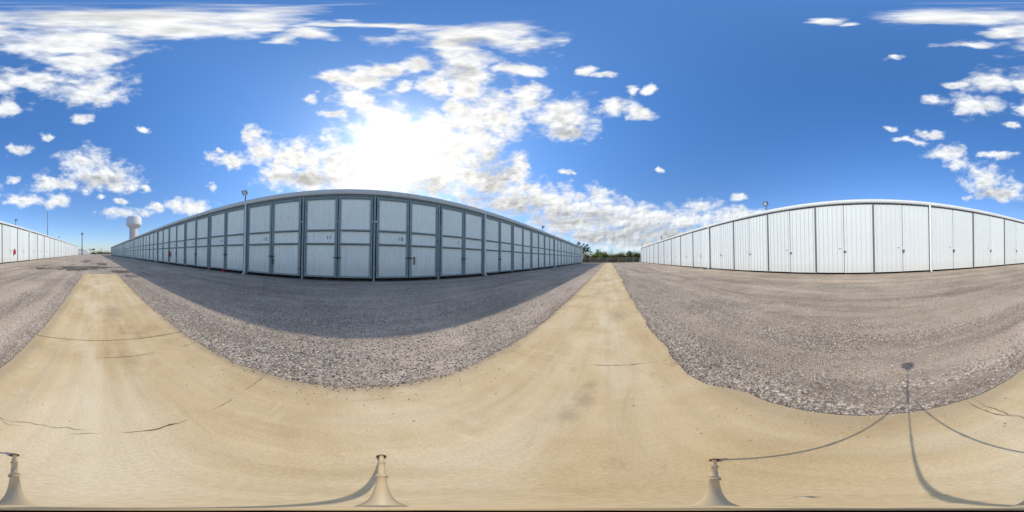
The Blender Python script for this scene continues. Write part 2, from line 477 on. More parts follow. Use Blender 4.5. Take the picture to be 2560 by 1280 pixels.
class MB:
    def __init__(s):
        s.v, s.f, s.smooth = [], [], []

    def add(s, vs_, fs, sm=False):
        o = len(s.v)
        s.v += [tuple(x) for x in vs_]
        s.f += [tuple(i + o for i in f) for f in fs]
        s.smooth += [sm] * len(fs)
        return s

    def box(s, a, b):
        (x0, y0, z0), (x1, y1, z1) = a, b
        return s.add([(x0, y0, z0), (x1, y0, z0), (x1, y1, z0), (x0, y1, z0), (x0, y0, z1), (x1, y0, z1), (x1, y1, z1), (x0, y1, z1)],
                     [(0, 3, 2, 1), (4, 5, 6, 7), (0, 1, 5, 4), (1, 2, 6, 5), (2, 3, 7, 6), (3, 0, 4, 7)])

    def tube(s, pts, rad, n=8, caps=True):
        pts = [Vector(p) for p in pts]
        if not isinstance(rad, (list, tuple)):
            rad = [rad] * len(pts)
        vs_, fs = [], []
        up = None
        for i, p in enumerate(pts):
            d = (pts[min(i + 1, len(pts) - 1)] - pts[max(i - 1, 0)]).normalized()
            if up is None:
                up = Vector((0, 0, 1)) if abs(d.z) < .9 else Vector((1, 0, 0))
            a = d.cross(up).normalized()
            b = a.cross(d).normalized()
            up = b
            for k in range(n):
                an = 2 * math.pi * k / n
                vs_.append(p + (a * math.cos(an) + b * math.sin(an)) * rad[i])
        for i in range(len(pts) - 1):
            for k in range(n):
                k2 = (k + 1) % n
                fs.append((i * n + k, i * n + k2, (i + 1) * n + k2, (i + 1) * n + k))
        s.add(vs_, fs, True)
        if caps:
            o = len(s.v) - len(vs_)
            s.f += [tuple(o + k for k in reversed(range(n))), tuple(o + (len(pts) - 1) * n + k for k in range(n))]
            s.smooth += [False, False]
        return s

    def lathe(s, prof, n=24, c=(0, 0, 0)):
        vs_, fs = [], []
        for (r, z) in prof:
            for k in range(n):
                an = 2 * math.pi * k / n
                vs_.append((c[0] + r * math.cos(an), c[1] + r * math.sin(an), c[2] + z))
        for i in range(len(prof) - 1):
            for k in range(n):
                k2 = (k + 1) % n
                fs.append((i * n + k, i * n + k2, (i + 1) * n + k2, (i + 1) * n + k))
        return s.add(vs_, fs, True)

    def extrude_y(s, prof, y0, y1):
        """closed profile in (x, z), extruded along y"""
        n = len(prof)
        vs_ = [(x, y0, z) for x, z in prof] + [(x, y1, z) for x, z in prof]
        fs = [(i, (i + 1) % n, n + (i + 1) % n, n + i) for i in range(n)]
        fs += [tuple(reversed(range(n))), tuple(range(n, 2 * n))]
        return s.add(vs_, fs)

    def mesh(s, name, mat):
        me = bpy.data.meshes.new(name)
        me.from_pydata(s.v, [], s.f)
        me.polygons.foreach_set('use_smooth', s.smooth)
        me.materials.append(mat)
        me.validate()
        me.update()
        bm = bmesh.new()
        bm.from_mesh(me)
        bmesh.ops.recalc_face_normals(bm, faces=bm.faces)
        bm.to_mesh(me)
        bm.free()
        return me


def obj(name, data, parent=None, loc=(0, 0, 0), rot=None):
    o = bpy.data.objects.new(name, data)
    COL.objects.link(o)
    o.location = loc
    if rot is not None:
        o.rotation_euler = rot
    if parent is not None:
        o.parent = parent
    return o


def tag(o, label, cat, group=None):
    o['label'] = label
    o['category'] = cat
    if group:
        o['group'] = group
    return o


def struct(o, kind='structure'):
    o['kind'] = kind
    return o


def empty(name, loc, rz=0.0):
    o = obj(name, None, None, loc, (0, 0, rz))
    o.empty_display_size = .2
    return o


def fnoise(x, seed=0.0):
    return (math.sin(x * 1.7 + seed) + math.sin(x * 3.9 + seed * 2.3 + 1) * .6 + math.sin(x * 9.1 + seed * 1.1 + 2) * .35) / 1.95


# ------------------------------------------------------------------ ground, lot, strip
mb = MB()
mb.add([(-2500, -2500, 0), (2500, -2500, 0), (2500, 2500, 0), (-2500, 2500, 0)], [(0, 1, 2, 3)])
struct(obj('ground', mb.mesh('ground', M['earth']), None, (0, 0, -.06)))
mb = MB()
mb.add([(-45, -175, 0), (45, -175, 0), (45, 54.5, 0), (-45, 54.5, 0)], [(0, 1, 2, 3)])
struct(obj('gravel_lot', mb.mesh('gravel_lot', M['gravel']), None, (0, 0, -.014)))

XL = -1.17


def xr(y):
    b = .79 if y < .75 else (.79 - .13 * min(1, (y - .75) / .35) if y < 1.25 else .64)
    n = fnoise(y * 2.0, 1.3) * .012
    if y > .6:
        n += fnoise(y * 3.1, 4.0) * .035
    if y > 8:
        n += fnoise(y * 1.1, 2.0) * .10 + .08
    return b + n


def xl(y):
    return XL + fnoise(y * 1.6, .4) * .012 + (.02 if y < -3 else 0) + (fnoise(y * .9, 3) * .04 if y > 9 else 0)


strip = struct(empty('concrete_strip', (0, 0, 0)))
joints = [-9.2 + 3.59 * k for k in range(18)]
slabs = []
for k in range(17):
    y0, y1 = joints[k] + .0025, joints[k + 1] - .0025
    if k == 1:
        y1 -= .010
    if k == 2:
        y0 += .010
    n = 26
    ys = [y0 + (y1 - y0) * i / n for i in range(n + 1)]
    prof = [(xl(y), y) for y in ys] + [(xr(y), y) for y in reversed(ys)]
    m_ = len(prof)
    z1 = rnd.uniform(-.003, .001)
    vs_ = [(x, y, -.12) for x, y in prof] + [(x, y, z1) for x, y in prof]
    fs = [(i, (i + 1) % m_, m_ + (i + 1) % m_, m_ + i) for i in range(m_)]
    # top as cross strips so that the long outline stays clean
    for i in range(n):
        fs.append((m_ + i, m_ + i + 1, m_ + m_ - 2 - i, m_ + m_ - 1 - i))
    mb = MB()
    mb.add(vs_, fs)
    slabs.append(obj('slab', mb.mesh('slab', M['concrete']), strip))


def crack(pts, wid, parent, seed=0, step=.03, rough=1.0):
    r_ = random.Random(seed)
    P_ = [Vector((x, y, 0)) for x, y in pts]
    out = []
    for a, b in zip(P_[:-1], P_[1:]):
        k = max(2, int((b - a).length / step))
        for i in range(k):
            out.append(a.lerp(b, i / k))
    out.append(P_[-1])
    vs_, fs = [], []
    for i, p in enumerate(out):
        d = (out[min(i + 1, len(out) - 1)] - out[max(0, i - 1)]).normalized()
        nrm = Vector((-d.y, d.x, 0))
        p = p + nrm * r_.uniform(-.006, .006) * rough
        w_ = wid * r_.uniform(.25, 1.0) * (min(1, i / 3, (len(out) - 1 - i) / 3) + .05)
        vs_ += [p + nrm * w_ * .5, p - nrm * w_ * .5]
    for i in range(len(out) - 1):
        fs.append((2 * i, 2 * i + 1, 2 * i + 3, 2 * i + 2))
    m2 = MB()
    m2.add([(v.x, v.y, .0022) for v in vs_], fs)
    return obj('crack', m2.mesh('crack', M['crack']), parent)


S2 = slabs[2]
crack([(-1.16, -.665), (-.97, -.66), (-.86, -.665)], .008, S2, 1)
crack([(-.78, -.65), (-.55, -.635)], .007, S2, 2)
crack([(-.42, -.62), (-.22, -.60), (-.10, -.60)], .014, S2, 3)
crack([(-.04, -.60), (.10, -.59)], .010, S2, 4)
crack([(.02, -.635), (.22, -.64), (.44, -.61), (.79, -.575)], .006, S2, 5, rough=1.6)
crack([(.44, -.61), (.36, -.585), (.28, -.60)], .005, S2, 6)
crack([(.79, -.53), (.55, -.56), (.44, -.61)], .009, S2, 7)
crack([(-1.15, -1.63), (-.92, -1.62)], .011, S2, 8)
crack([(-.62, -1.61), (-.30, -1.60), (-.05, -1.60)], .009, S2, 9)
crack([(.05, -1.60), (.16, -1.60)], .005, S2, 10)
crack([(-.20, 1.572), (.1, 1.566), (.36, 1.575)], .008, slabs[3], 11)
for k, s_ in enumerate(slabs):
    if k > 3 and rnd.random() < .75:
        yj = joints[k]
        crack([(-1.1 + rnd.random() * .5, yj + .02), (0, yj + rnd.uniform(.02, .12)), (.3 + rnd.random() * .25, yj + .03)], .03, s_, 20 + k, .08, 3)

apron = struct(obj('concrete_apron', MB().box((-9.5, 50.2, -.1), (-1.4, 51.6, .003)).mesh('concrete_apron', M['concrete'])))


def stones(name, pts, sizes, mat, seed):
    """loose chips: jittered octahedra, all in one mesh"""
    rs = np.random.default_rng(seed)
    n = len(pts)
    base = np.array([(1, 0, 0), (-1, 0, 0), (0, 1, 0), (0, -1, 0), (0, 0, 1), (0, 0, -1)], float)
    fac = np.array([(0, 2, 4), (2, 1, 4), (1, 3, 4), (3, 0, 4), (2, 0, 5), (1, 2, 5), (3, 1, 5), (0, 3, 5)])
    V = base[None] * (1 + rs.uniform(-.35, .35, (n, 6, 3)))
    V = V + rs.uniform(-.22, .22, (n, 6, 3))
    V = V * sizes[:, None, None] * np.stack([rs.uniform(.7, 1.2, n), rs.uniform(.6, 1.0, n), rs.uniform(.45, .75, n)], 1)[:, None, :]
    tilt = rs.uniform(-.5, .5, n)
    ct, st = np.cos(tilt), np.sin(tilt)
    X, Y, Z = V[..., 0], V[..., 1], V[..., 2]
    X2, Z2 = X * ct[:, None] - Z * st[:, None], X * st[:, None] + Z * ct[:, None]
    an = rs.uniform(0, 2 * np.pi, n)
    ca, sa = np.cos(an)[:, None], np.sin(an)[:, None]
    V = np.stack([X2 * ca - Y * sa, X2 * sa + Y * ca, Z2], -1) + pts[:, None, :]
    F = (fac[None] + (np.arange(n) * 6)[:, None, None]).reshape(-1, 3)
    me = bpy.data.meshes.new(name)
    me.vertices.add(n * 6)
    me.vertices.foreach_set('co', V.reshape(-1))
    me.loops.add(len(F) * 3)
    me.loops.foreach_set('vertex_index', F.reshape(-1).astype(np.int32))
    me.polygons.add(len(F))
    me.polygons.foreach_set('loop_start', np.arange(0, len(F) * 3, 3, dtype=np.int32))
    me.polygons.foreach_set('loop_total', np.full(len(F), 3, np.int32))
    me.materials.append(mat)
    me.update(calc_edges=True)
    me.validate()
    return obj(name, me)


rs = np.random.default_rng(11)
P_ = []
cand = 420000
xx = rs.uniform(-7.5, 8.5, cand)
yy = rs.uniform(-8.5, 9.5, cand)
rr = np.hypot(xx, yy)
keep = rs.random(cand) < np.clip(3.2 / np.maximum(rr, .5) ** 1.55, 0, 1)
xx, yy = xx[keep], yy[keep]
XRv = np.array([xr(v) for v in yy])
XLv = np.array([xl(v) for v in yy])
spill = np.abs(rs.normal(0, .014, len(xx))) + (rs.random(len(xx)) < .06) * np.abs(rs.normal(0, .07, len(xx)))
ok = (xx > XRv - spill) | (xx < XLv + spill * .7)
xx, yy = xx[ok], yy[ok]
sz = rs.uniform(.004, .0105, len(xx)) * (1 + .6 * (rs.random(len(xx)) < .1))
g1 = stones('gravel_stones', np.stack([xx, yy, np.full(len(xx), -.012) + sz * .25], 1), sz, M['pebble'], 3)
struct(g1, 'stuff')
tag(g1, 'loose grey and mauve crushed stone lying thick beside the concrete strip', 'gravel')
ne = 9000
ey = rs.uniform(-9, 11, ne)
side = rs.random(ne) < .5
ex = np.where(side, np.array([xl(v) for v in ey]) + rs.normal(-.012, .024, ne), np.array([xr(v) for v in ey]) + rs.normal(.012, .026, ne))
es = rs.uniform(.003, .0095, ne)
g3 = stones('edge_stones', np.stack([ex, ey, np.where((ex > XL) & (ex < .62), es * .4, -.006 + es * .4)], 1), es, M['pebble'], 8)
struct(g3, 'stuff')
tag(g3, 'small stone chips spilled along the edges of the concrete strip', 'gravel')
# a few chips strayed onto the slab
n2 = 420
yy = rs.normal(0, 2.4, n2)
xx = np.where(rs.random(n2) < .6, XL + np.abs(rs.normal(0, .22, n2)), .72 - np.abs(rs.normal(0, .25, n2)))
ok = (yy > -8.8)
sz = rs.uniform(.002, .0075, n2)
g2 = stones('stray_stones', np.stack([xx, yy, sz * .4], 1)[ok], sz[ok], M['pebble'], 5)
struct(g2, 'stuff')
tag(g2, 'a few small stray stone chips scattered on the bare concrete', 'gravel')

# ------------------------------------------------------------------ storage rows
BAY = 3.66
H_DOOR = 4.35


def corrugated(w, z0, z1, depth=.026, pitch=.29, out=1):
    """sheet with trapezoid ribs, facing +X, width along Y centred on 0"""
    n = max(3, int(round(w / pitch)))
    ps = []
    p = w / n
    ps.append((-w / 2, 0))
    for i in range(n):
        c = -w / 2 + (i + .5) * p
        ps += [(c - .042, 0), (c - .020, depth), (c + .020, depth), (c + .042, 0)]
        if i < n - 1:
            c2 = c + p / 2
            ps += [(c2 - .012, 0), (c2 - .006, .004), (c2 + .006, .004), (c2 + .012, 0)]
    ps.append((w / 2, 0))
    vs_, fs = [], []
    for y, x in ps:
        vs_ += [(x * out, y, z0), (x * out, y, z1), (x * out - .012, y, z0), (x * out - .012, y, z1)]
    for i in range(len(ps) - 1):
        a, b = 4 * i, 4 * (i + 1)
        fs += [(a, b, b + 1, a + 1), (a + 2, a + 3, b + 3, b + 2), (a + 1, b + 1, b + 3, a + 3), (a, a + 2, b + 2, b)]
    m_ = MB()
    m_.add(vs_, fs)
    return m_


def channel_h(m_, y0, y1, zc, h, x0, x1, th=.008):
    """horizontal C channel open to the outside"""
    m_.box((x0, y0, zc - h / 2), (x0 + th, y1, zc + h / 2))
    m_.box((x0 + th, y0, zc + h / 2 - th), (x1, y1, zc + h / 2))
    m_.box((x0 + th, y0, zc - h / 2), (x1, y1, zc - h / 2 + th))


LW = 1.70           # leaf width
ZB, ZT = .17, 4.33


def frame_mesh():
    m_ = MB()
    w2 = LW / 2
    x0, x1 = .023, .074
    # two tubes to each stile with a slot between, as on the photographed leaves
    for s in (-1, 1):
        a, b = s * w2, s * (w2 - .058)
        m_.box((x0, min(a, b), ZB), (x1, max(a, b), ZT))
        a, b = s * (w2 - .070), s * (w2 - .112)
        m_.box((x0, min(a, b), ZB + .09), (x1 - .022, max(a, b), ZT - .09))
    iy = w2 - .058
    m_.box((x0, -iy, ZT - .06), (x1 - .002, iy, ZT - .002))
    m_.box((x0, -iy, ZT - .115), (x1 - .024, iy, ZT - .078))
    m_.box((x0, -iy, ZB + .002), (x1 - .002, iy, ZB + .085))
    iy = w2 - .112
    for zc in (1.86, 2.55):
        channel_h(m_, -iy, iy, zc, .105, x0, x1 - .004)
        m_.box((x0 + .008, -iy + .002, zc - .008), (x1 - .016, iy - .002, zc + .044))
    return m_.mesh('door', M['galv'])


FRAME = frame_mesh()


def shade_strip_mesh():  # black strips standing in for shade inside rail channels and stile slots
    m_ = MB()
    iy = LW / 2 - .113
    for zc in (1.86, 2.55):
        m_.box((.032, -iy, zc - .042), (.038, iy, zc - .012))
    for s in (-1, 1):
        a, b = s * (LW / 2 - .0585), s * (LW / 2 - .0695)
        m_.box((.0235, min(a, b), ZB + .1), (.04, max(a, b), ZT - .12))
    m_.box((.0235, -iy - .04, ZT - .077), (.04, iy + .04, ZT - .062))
    return m_.mesh('shade_strip', M['black'])


SHADE_STRIP = shade_strip_mesh()
PAN = [corrugated(LW - .10, a, b, .022, .29).mesh('panel', M['pale_panel']) for a, b in ((ZB + .05, 1.857), (1.863, 2.547), (2.553, ZT - .05))]


def latch_mesh_a():
    m_ = MB()
    m_.tube([(.085, -.24, 1.2), (.085, .25, 1.2)], .014, 8)
    m_.box((.066, -.11, 1.165), (.078, -.03, 1.235))
    m_.box((.066, .03, 1.165), (.078, .11, 1.235))
    m_.tube([(.085, .02, 1.2), (.10, .02, 1.14), (.10, .06, 1.10)], .010, 6)
    return m_.mesh('latch', M['latch'])


LATCH_A = latch_mesh_a()
LOCK = MB().box((.088, -.03, 1.085), (.112, .03, 1.15)).tube([(.1, -.018, 1.15), (.1, -.018, 1.185), (.1, .018, 1.185), (.1, .018, 1.15)], .006, 6).mesh('padlock', M['zinc'])
HINGE = MB().tube([(.07, 0, -.06), (.07, 0, .06)], .014, 8).box((.066, -.05, -.045), (.072, .05, .045)).mesh('hinge', M['dark_post'])


def post_mesh(h, w, d, mat, name='post'):
    m_ = MB()
    m_.box((-d, -w / 2, 0), (.045, w / 2, h))
    m_.box((.045, -w / 2 + .012, .02), (.052, w / 2 - .012, h - .01))
    m_.box((-.06, -w / 2 - .05, 0), (.09, w / 2 + .05, .012))
    return m_.mesh(name, mat)


POST_A = post_mesh(4.47, .095, .16, M['galv'])


def downspout_mesh(h, mat, front=.17):
    m_ = MB()
    m_.tube([(front, 0, h), (front, 0, .22), (front + .02, 0, .13), (front + .12, 0, .07), (front + .17, 0, .06)], .055, 12)
    for z in (.6, 2.2, 3.8):
        m_.box((.052, -.075, z), (front + .03, -.058, z + .03))
        m_.box((.052, .058, z), (front + .03, .075, z + .03))
        m_.box((front + .056, -.058, z), (front + .064, .058, z + .03))
    return m_.mesh('downspout', mat)


def gutter_mesh(length, mat, z0=4.485, z1=4.735):
    """rolled eave gutter, closed section"""
    pr = [(.0, z0), (.13, z0), (.16, z0 + .03), (.185, z0 + .10), (.19, z1 - .07), (.175, z1 - .03), (.185, z1), (.155, z1), (.15, z1 - .02), (0, z1 - .02)]
    m_ = MB()
    m_.extrude_y(pr, 0, length)
    return m_.mesh('gutter', mat)


def gutter_laps(root, length, mat, z0, z1):
    m_ = MB()
    m_.box((.187, -.04, z0 + .02), (.196, .04, z1 - .03)).box((.02, -.04, z0 - .006), (.165, .04, z0 - .001))
    me = m_.mesh('gutter_lap', mat)
    for k in range(1, int(length / (BAY * 1.5))):
        obj('gutter_lap', me, root, (0, k * BAY * 1.5 + .4, 0))


def shell(root, length, depth, wall_mat):
    """back wall, end walls and low roof of a row; local X is outwards, Y runs along the row"""
    obj('back_wall', MB().box((-depth, .06, 0), (-depth + .05, length - .06, 5.1)).mesh('back_wall', wall_mat), root)
    for y in (0, length - .05):
        m_ = MB()
        m_.extrude_y([(-depth + .052, 0), (-.19, 0), (-.19, 4.56), (-depth + .052, 5.14)], y, y + .05)
        obj('end_wall', m_.mesh('end_wall', wall_mat), root)
    m_ = MB()
    m_.extrude_y([(-.005, 4.60), (-.005, 4.70), (-depth - .15, 5.28), (-depth - .15, 5.18)], -.10, length + .10)
    obj('roof', m_.mesh('roof', M['roof']), root)


DIG = {}


def digit_mesh(ch):
    if ch not in DIG:
        cu = bpy.data.curves.new('unit_digit', 'FONT')
        cu.body = ch
        cu.size = .27
        cu.align_x = 'CENTER'
        cu.extrude = .002
        cu.materials.append(M['ink'])
        tmp = bpy.data.objects.new('unit_digit', cu)
        COL.objects.link(tmp)
        DIG[ch] = bpy.data.meshes.new_from_object(tmp.evaluated_get(bpy.context.evaluated_depsgraph_get()))
        bpy.data.objects.remove(tmp)
    return DIG[ch]


def number(parent, txt, y, z, x=.014):
    for i, ch in enumerate(txt):
        obj('unit_digit', digit_mesh(ch), parent, (x, y + (i - (len(txt) - 1) / 2) * .15, z), (R(90), 0, R(90)))


# ---- shaded row: local X = world +X
YA0, NA = 1.03 - 27 * BAY, 40
A = tag(empty('storage_building', (-8.15, YA0, 0)), 'long shaded row of blue-grey storage bays with galvanised framed double doors', 'building')
LA = NA * BAY
shell(A, LA, 9.2, M['pale_panel'])
obj('gutter', gutter_mesh(LA, M['grey_trim']), A)
gutter_laps(A, LA, M['grey_trim'], 4.485, 4.735)
# header channels over the doors, one length per bay
m_ = MB()
m_.box((-.05, .06, 4.355), (.03, BAY - .06, 4.395))
m_.box((-.05, .06, 4.42), (.055, BAY - .06, 4.455))
HEAD = m_.mesh('header', M['galv'])
DS_A = downspout_mesh(4.49, M['trim'])
for k in range(NA + 1):
    obj('post', POST_A, A, (0, k * BAY, 0))
    if (k - 25) % 4 == 0:
        obj('downspout', DS_A, A, (0, k * BAY, 0))
    if k == NA:
        break
    obj('header', HEAD, A, (0, k * BAY, 0))
    yc = (k + .5) * BAY
    dist = abs(YA0 + yc)
    for s in (-1, 1):
        jy, jz = rnd.uniform(-.006, .006), rnd.uniform(-.010, .010)
        dr = obj('door', FRAME, A, (rnd.uniform(-.004, .004), yc + s * (LW / 2 + .024) + jy, jz), (0, rnd.uniform(-.002, .002), rnd.uniform(-.004, .004)))
        obj('shade_strip', SHADE_STRIP, dr)
        for pm in PAN:
            obj('panel', pm, dr)
        if dist < 16:
            for z in (.55, 2.2, 3.9):
                obj('hinge', HINGE, dr, (0, s * (LW / 2 - .03), z))
        n_unit = 10 - (k - 27)
        if s == -1:
            lt = obj('latch', LATCH_A, dr, (0, LW / 2 + .024, rnd.uniform(-.03, .03)))
            if rnd.random() < .7:
                obj('padlock', LOCK, dr, (.006, LW / 2 + .03, 0))
            if 1 <= n_unit <= 40 and dist < 40:
                number(dr, str(n_unit), .42, 2.10)
    # long sleeves hung on two latches
    if k == 27:
        sl = MB().box((.075, -.028, .86), (.115, .028, 1.27)).box((.071, -.032, 1.19), (.119, .032, 1.274)).mesh('lock_sleeve', M['darkred'])
        t_ = obj('lock_sleeve', sl, A, (0, yc + .30, 0))
    if k == 25:
        sl = MB().box((.075, -.028, .73), (.115, .028, 1.05)).box((.071, -.032, .99), (.119, .032, 1.054)).mesh('lock_sleeve', M['black'])
        t_ = obj('lock_sleeve', sl, A, (0, yc + .12, 0))

# ---- sunlit row: local X = world -X, local Y = world -Y
DB = 10.05
NB = 37
YB_END = -.52 + 14 * BAY
B = tag(empty('storage_building', (DB, YB_END, 0), math.pi), 'long sunlit row of white ribbed storage bays with dark posts', 'building')
LB = NB * BAY
shell(B, LB, 9.2, M['white_panel'])
obj('gutter', gutter_mesh(LB, M['trim'], 4.485, 4.70), B)
gutter_laps(B, LB, M['trim'], 4.485, 4.70)
LWB = 1.758
DOOR_B = corrugated(LWB, .105, 4.40, .034, .29)
DOOR_B.box((-.03, -LWB / 2, .106), (-.013, -LWB / 2 + .05, 4.399)).box((-.03, LWB / 2 - .05, .106), (-.013, LWB / 2, 4.399))
DOOR_B = DOOR_B.mesh('door', M['white_panel'])
m_ = MB()
m_.box((.02, -.085, 1.43), (.045, .085, 1.465))
m_.box((.02, -.085, 1.375), (.045, .085, 1.41))
m_.box((.024, -.02, 1.36), (.05, .02, 1.48))
LATCH_B = m_.mesh('latch', M['zinc'])
LOCK_B = MB().box((.046, -.03, 1.27), (.072, .025, 1.335)).tube([(.058, -.02, 1.335), (.058, -.02, 1.375), (.058, .015, 1.375), (.058, .015, 1.335)], .006, 6).mesh('padlock', M['latch'])
PLATE_B = MB().box((.016, -.09, -.022), (.03, .09, .022)).mesh('unit_plate', M['plate'])
POST_B = post_mesh(4.47, .10, .16, M['dark_post'])
HEAD_B = MB().box((-.06, .06, 4.41), (.035, BAY - .06, 4.478)).mesh('header', M['dark_post'])
DS_B = downspout_mesh(4.49, M['trim'])
for k in range(NB + 1):
    obj('post', POST_B, B, (0, k * BAY, 0))
    if k % 5 == 0:
        obj('downspout', DS_B, B, (0, k * BAY, 0))
    if k == NB:
        break
    obj('header', HEAD_B, B, (0, k * BAY, 0))
    yc = (k + .5) * BAY
    for s in (-1, 1):
        dr = obj('door', DOOR_B, B, (rnd.uniform(-.004, .004), yc + s * (LWB / 2 + .016), rnd.uniform(-.008, .008)), (0, rnd.uniform(-.002, .002), rnd.uniform(-.006, .006)))
        if s == -1:
            obj('unit_plate', PLATE_B, dr, (0, LWB / 2 - .24, 1.62))
        else:
            obj('latch', LATCH_B, dr, (0, -LWB / 2 + .03, 0))
            if rnd.random() < .8:
                obj('padlock', LOCK_B, dr, (0, -LWB / 2 + .01, 0))


# ---- flood lights standing on the roofs
def floodlight(x, y, aim, label, h=.75):
    e = tag(empty('floodlight', (x, y, 4.62)), label, 'floodlight', 'flood lights on the storage roofs')
    obj('pole', MB().tube([(0, 0, 0), (0, 0, h)], .05, 10).tube([(0, 0, h), (0, 0, h + .06)], .03, 8).box((-.1, -.1, .0), (.1, .1, .10)).mesh('pole', M['steel_pole']), e)
    hd = MB()
    hd.box((-.10, -.20, .05), (.06, .20, .37))
    hd.box((.06, -.22, .03), (.12, .22, .07)).box((.06, -.22, .35), (.12, .22, .39)).box((.06, -.22, .07), (.12, -.18, .35)).box((.06, .18, .07), (.12, .22, .35))
    hd.box((-.03, -.23, -.02), (.02, -.205, .22)).box((-.03, .205, -.02), (.02, .23, .22)).box((-.03, -.23, -.045), (.02, .23, -.02))
    for i in range(5):
        hd.box((-.15, -.16 + i * .07, .08), (-.10, -.14 + i * .07, .34))
    h_ = obj('lamp_head', hd.mesh('lamp_head', M['steel_pole']), e, (0, 0, h + .075), (0, R(28), aim))
    h_.scale = (.82, .82, .82)
    obj('lens', MB().box((.062, -.178, .072), (.082, .178, .348)).mesh('lens', M['glass']), h_)
    return e


floodlight(-8.55, -6.75, R(-5), 'floodlight on a short pole above the shaded row, near its roof drainpipe')
floodlight(-8.75, 20.1, R(0), 'floodlight on a short pole above the shaded row towards the fence')
floodlight(10.4, 7.15, R(180), 'floodlight on a short pole above the white row, over its corrugated doors', .62)
floodlight(10.4, 31.2, R(180), 'floodlight on the white row roof towards the fence end')
floodlight(10.4, 51.0, R(180), 'floodlight at the fence end corner of the white row roof')
floodlight(10.4, -19.0, R(180), 'floodlight on the white row roof beside the red extinguisher bay')
floodlight(10.4, -43.4, R(180), 'floodlight on the white row roof towards the tall thin mast')


# ---- red extinguishers hung on two doors
def extinguisher(loc, rz, label):
    e = tag(empty('fire_extinguisher', loc, rz), label, 'extinguisher', 'red extinguishers hung on bay doors')
    obj('cylinder', MB().lathe([(.001, 0), (.11, 0), (.13, .03), (.135, .10), (.135, .42), (.12, .50), (.07, .55), (.045, .57), (.001, .57)], 20).mesh('cylinder', M['red']), e)
    v = MB().lathe([(.05, .55), (.055, .60), (.03, .64), (.001, .64)], 12)
    v.box((-.015, -.09, .62), (.015, .05, .65)).box((-.015, -.10, .67), (.015, .04, .685))
    obj('valve', v.mesh('valve', M['black']), e)
    obj('base_band', MB().lathe([(.12, -.005), (.139, -.005), (.139, .06), (.12, .06)], 20).mesh('base_band', M['black']), e)
    obj('hose', MB().tube([(0, .05, .62), (.02, .14, .58), (.03, .165, .40), (.02, .16, .16)], .015, 7).mesh('hose', M['black']), e)
    obj('hanger', MB().box((-.16, -.02, .10), (-.12, .02, .60)).mesh('hanger', M['zinc']), e)
    return e


extinguisher((-8.15 + .24, -16.75, .88), 0, 'red fire extinguisher hung on a blue-grey door of the shaded row')
extinguisher((DB - .21, -17.75, 1.02), math.pi, 'red fire extinguisher hung on a white door of the sunlit row')
wd = MB()
wd.extrude_y([(0, 0), (.24, 0), (.24, .03), (.04, .17), (0, .17)], -.09, .09)
tag(obj('wheel_chock', wd.mesh('wheel_chock', M['red']), None, (-8.22, -8.35, -.012), (0, 0, R(25))), 'small red wedge lying under a bay door of the shaded row', 'chock')
sb = MB()
sb.box((-.30, -.15, 0), (.30, -.11, .09)).box((-.30, .11, 0), (.30, .15, .09)).box((-.30, -.11, 0), (-.26, .11, .09)).box((-.26, -.11, 0), (.30, .11, .035))
tag(obj('splash_block', sb.mesh('splash_block', M['block']), None, (DB - .62, -.52 + 4 * BAY + .05, -.012), (0, 0, R(184))), 'concrete splash block under a white drainpipe of the sunlit row', 'splash block')

# ------------------------------------------------------------------ beyond the left end
# white outbuilding with a lean-to slope
ob = tag(empty('outbuilding', (14.5, -152, 0)), 'low white outbuilding with sloping side beyond the utility pole', 'building')
m_ = MB()
pr = [(-7.6, 0), (-7.0, 1.0), (-5.4, 3.0), (-3.6, 4.3), (-1.5, 4.7), (12, 4.7), (12, 0)]
m_.add([(x, 0, z) for x, z in pr] + [(x, -14, z) for x, z in pr], [tuple(range(7)), tuple(reversed(range(7, 14)))] + [(i, (i + 1) % 7, 7 + (i + 1) % 7, 7 + i) for i in range(7)])
obj('wall', m_.mesh('wall', M['trim']), ob)
obj('roof_edge', MB().box((-1.6, -.1, 4.71), (12.2, .3, 4.85)).mesh('roof_edge', M['white_panel']), ob)
obj('door', MB().box((1.0, .01, 0), (4.0, .06, 3.2)).mesh('door', M['white_panel']), ob)

up = tag(empty('utility_pole', (9.25, -98, 0)), 'stout grey utility pole standing past the end of the white row', 'pole')
obj('shaft', MB().tube([(-.13, 0, 0), (-.12, 0, 14.2)], [.17, .12], 10).mesh('shaft', M['steel_pole']), up)
obj('shaft', MB().tube([(.17, .1, 0), (.15, .1, 12.8)], [.15, .11], 10).mesh('shaft', M['wood']), up)
obj('crossarm', MB().box((-.75, -.06, 12.3), (.75, .06, 12.5)).mesh('crossarm', M['wood']), up)
for x in (-.45, .48):
    obj('transformer', MB().lathe([(.001, 12.55), (.2, 12.55), (.22, 12.65), (.22, 13.25), (.17, 13.35), (.001, 13.4)], 14, (x, .12, 0)).mesh('transformer', M['steel_pole']), up)
for x in (-.65, 0, .65):
    obj('insulator', MB().lathe([(.001, 12.5), (.05, 12.5), (.07, 12.6), (.04, 12.7), (.001, 12.75)], 8, (x, 0, 0)).mesh('insulator', M['plate']), up)

ma = tag(empty('mast', (27.0, -85.5, 0)), 'tall thin blue-grey mast rising behind the white row', 'mast')
obj('shaft', MB().tube([(0, 0, 0), (0, 0, 12), (0, 0, 25.0)], [.28, .22, .15], 10).mesh('shaft', M['steel_pole']), ma)
obj('base_plate', MB().box((-.4, -.4, 0), (.4, .4, .08)).mesh('base_plate', M['steel_pole']), ma)

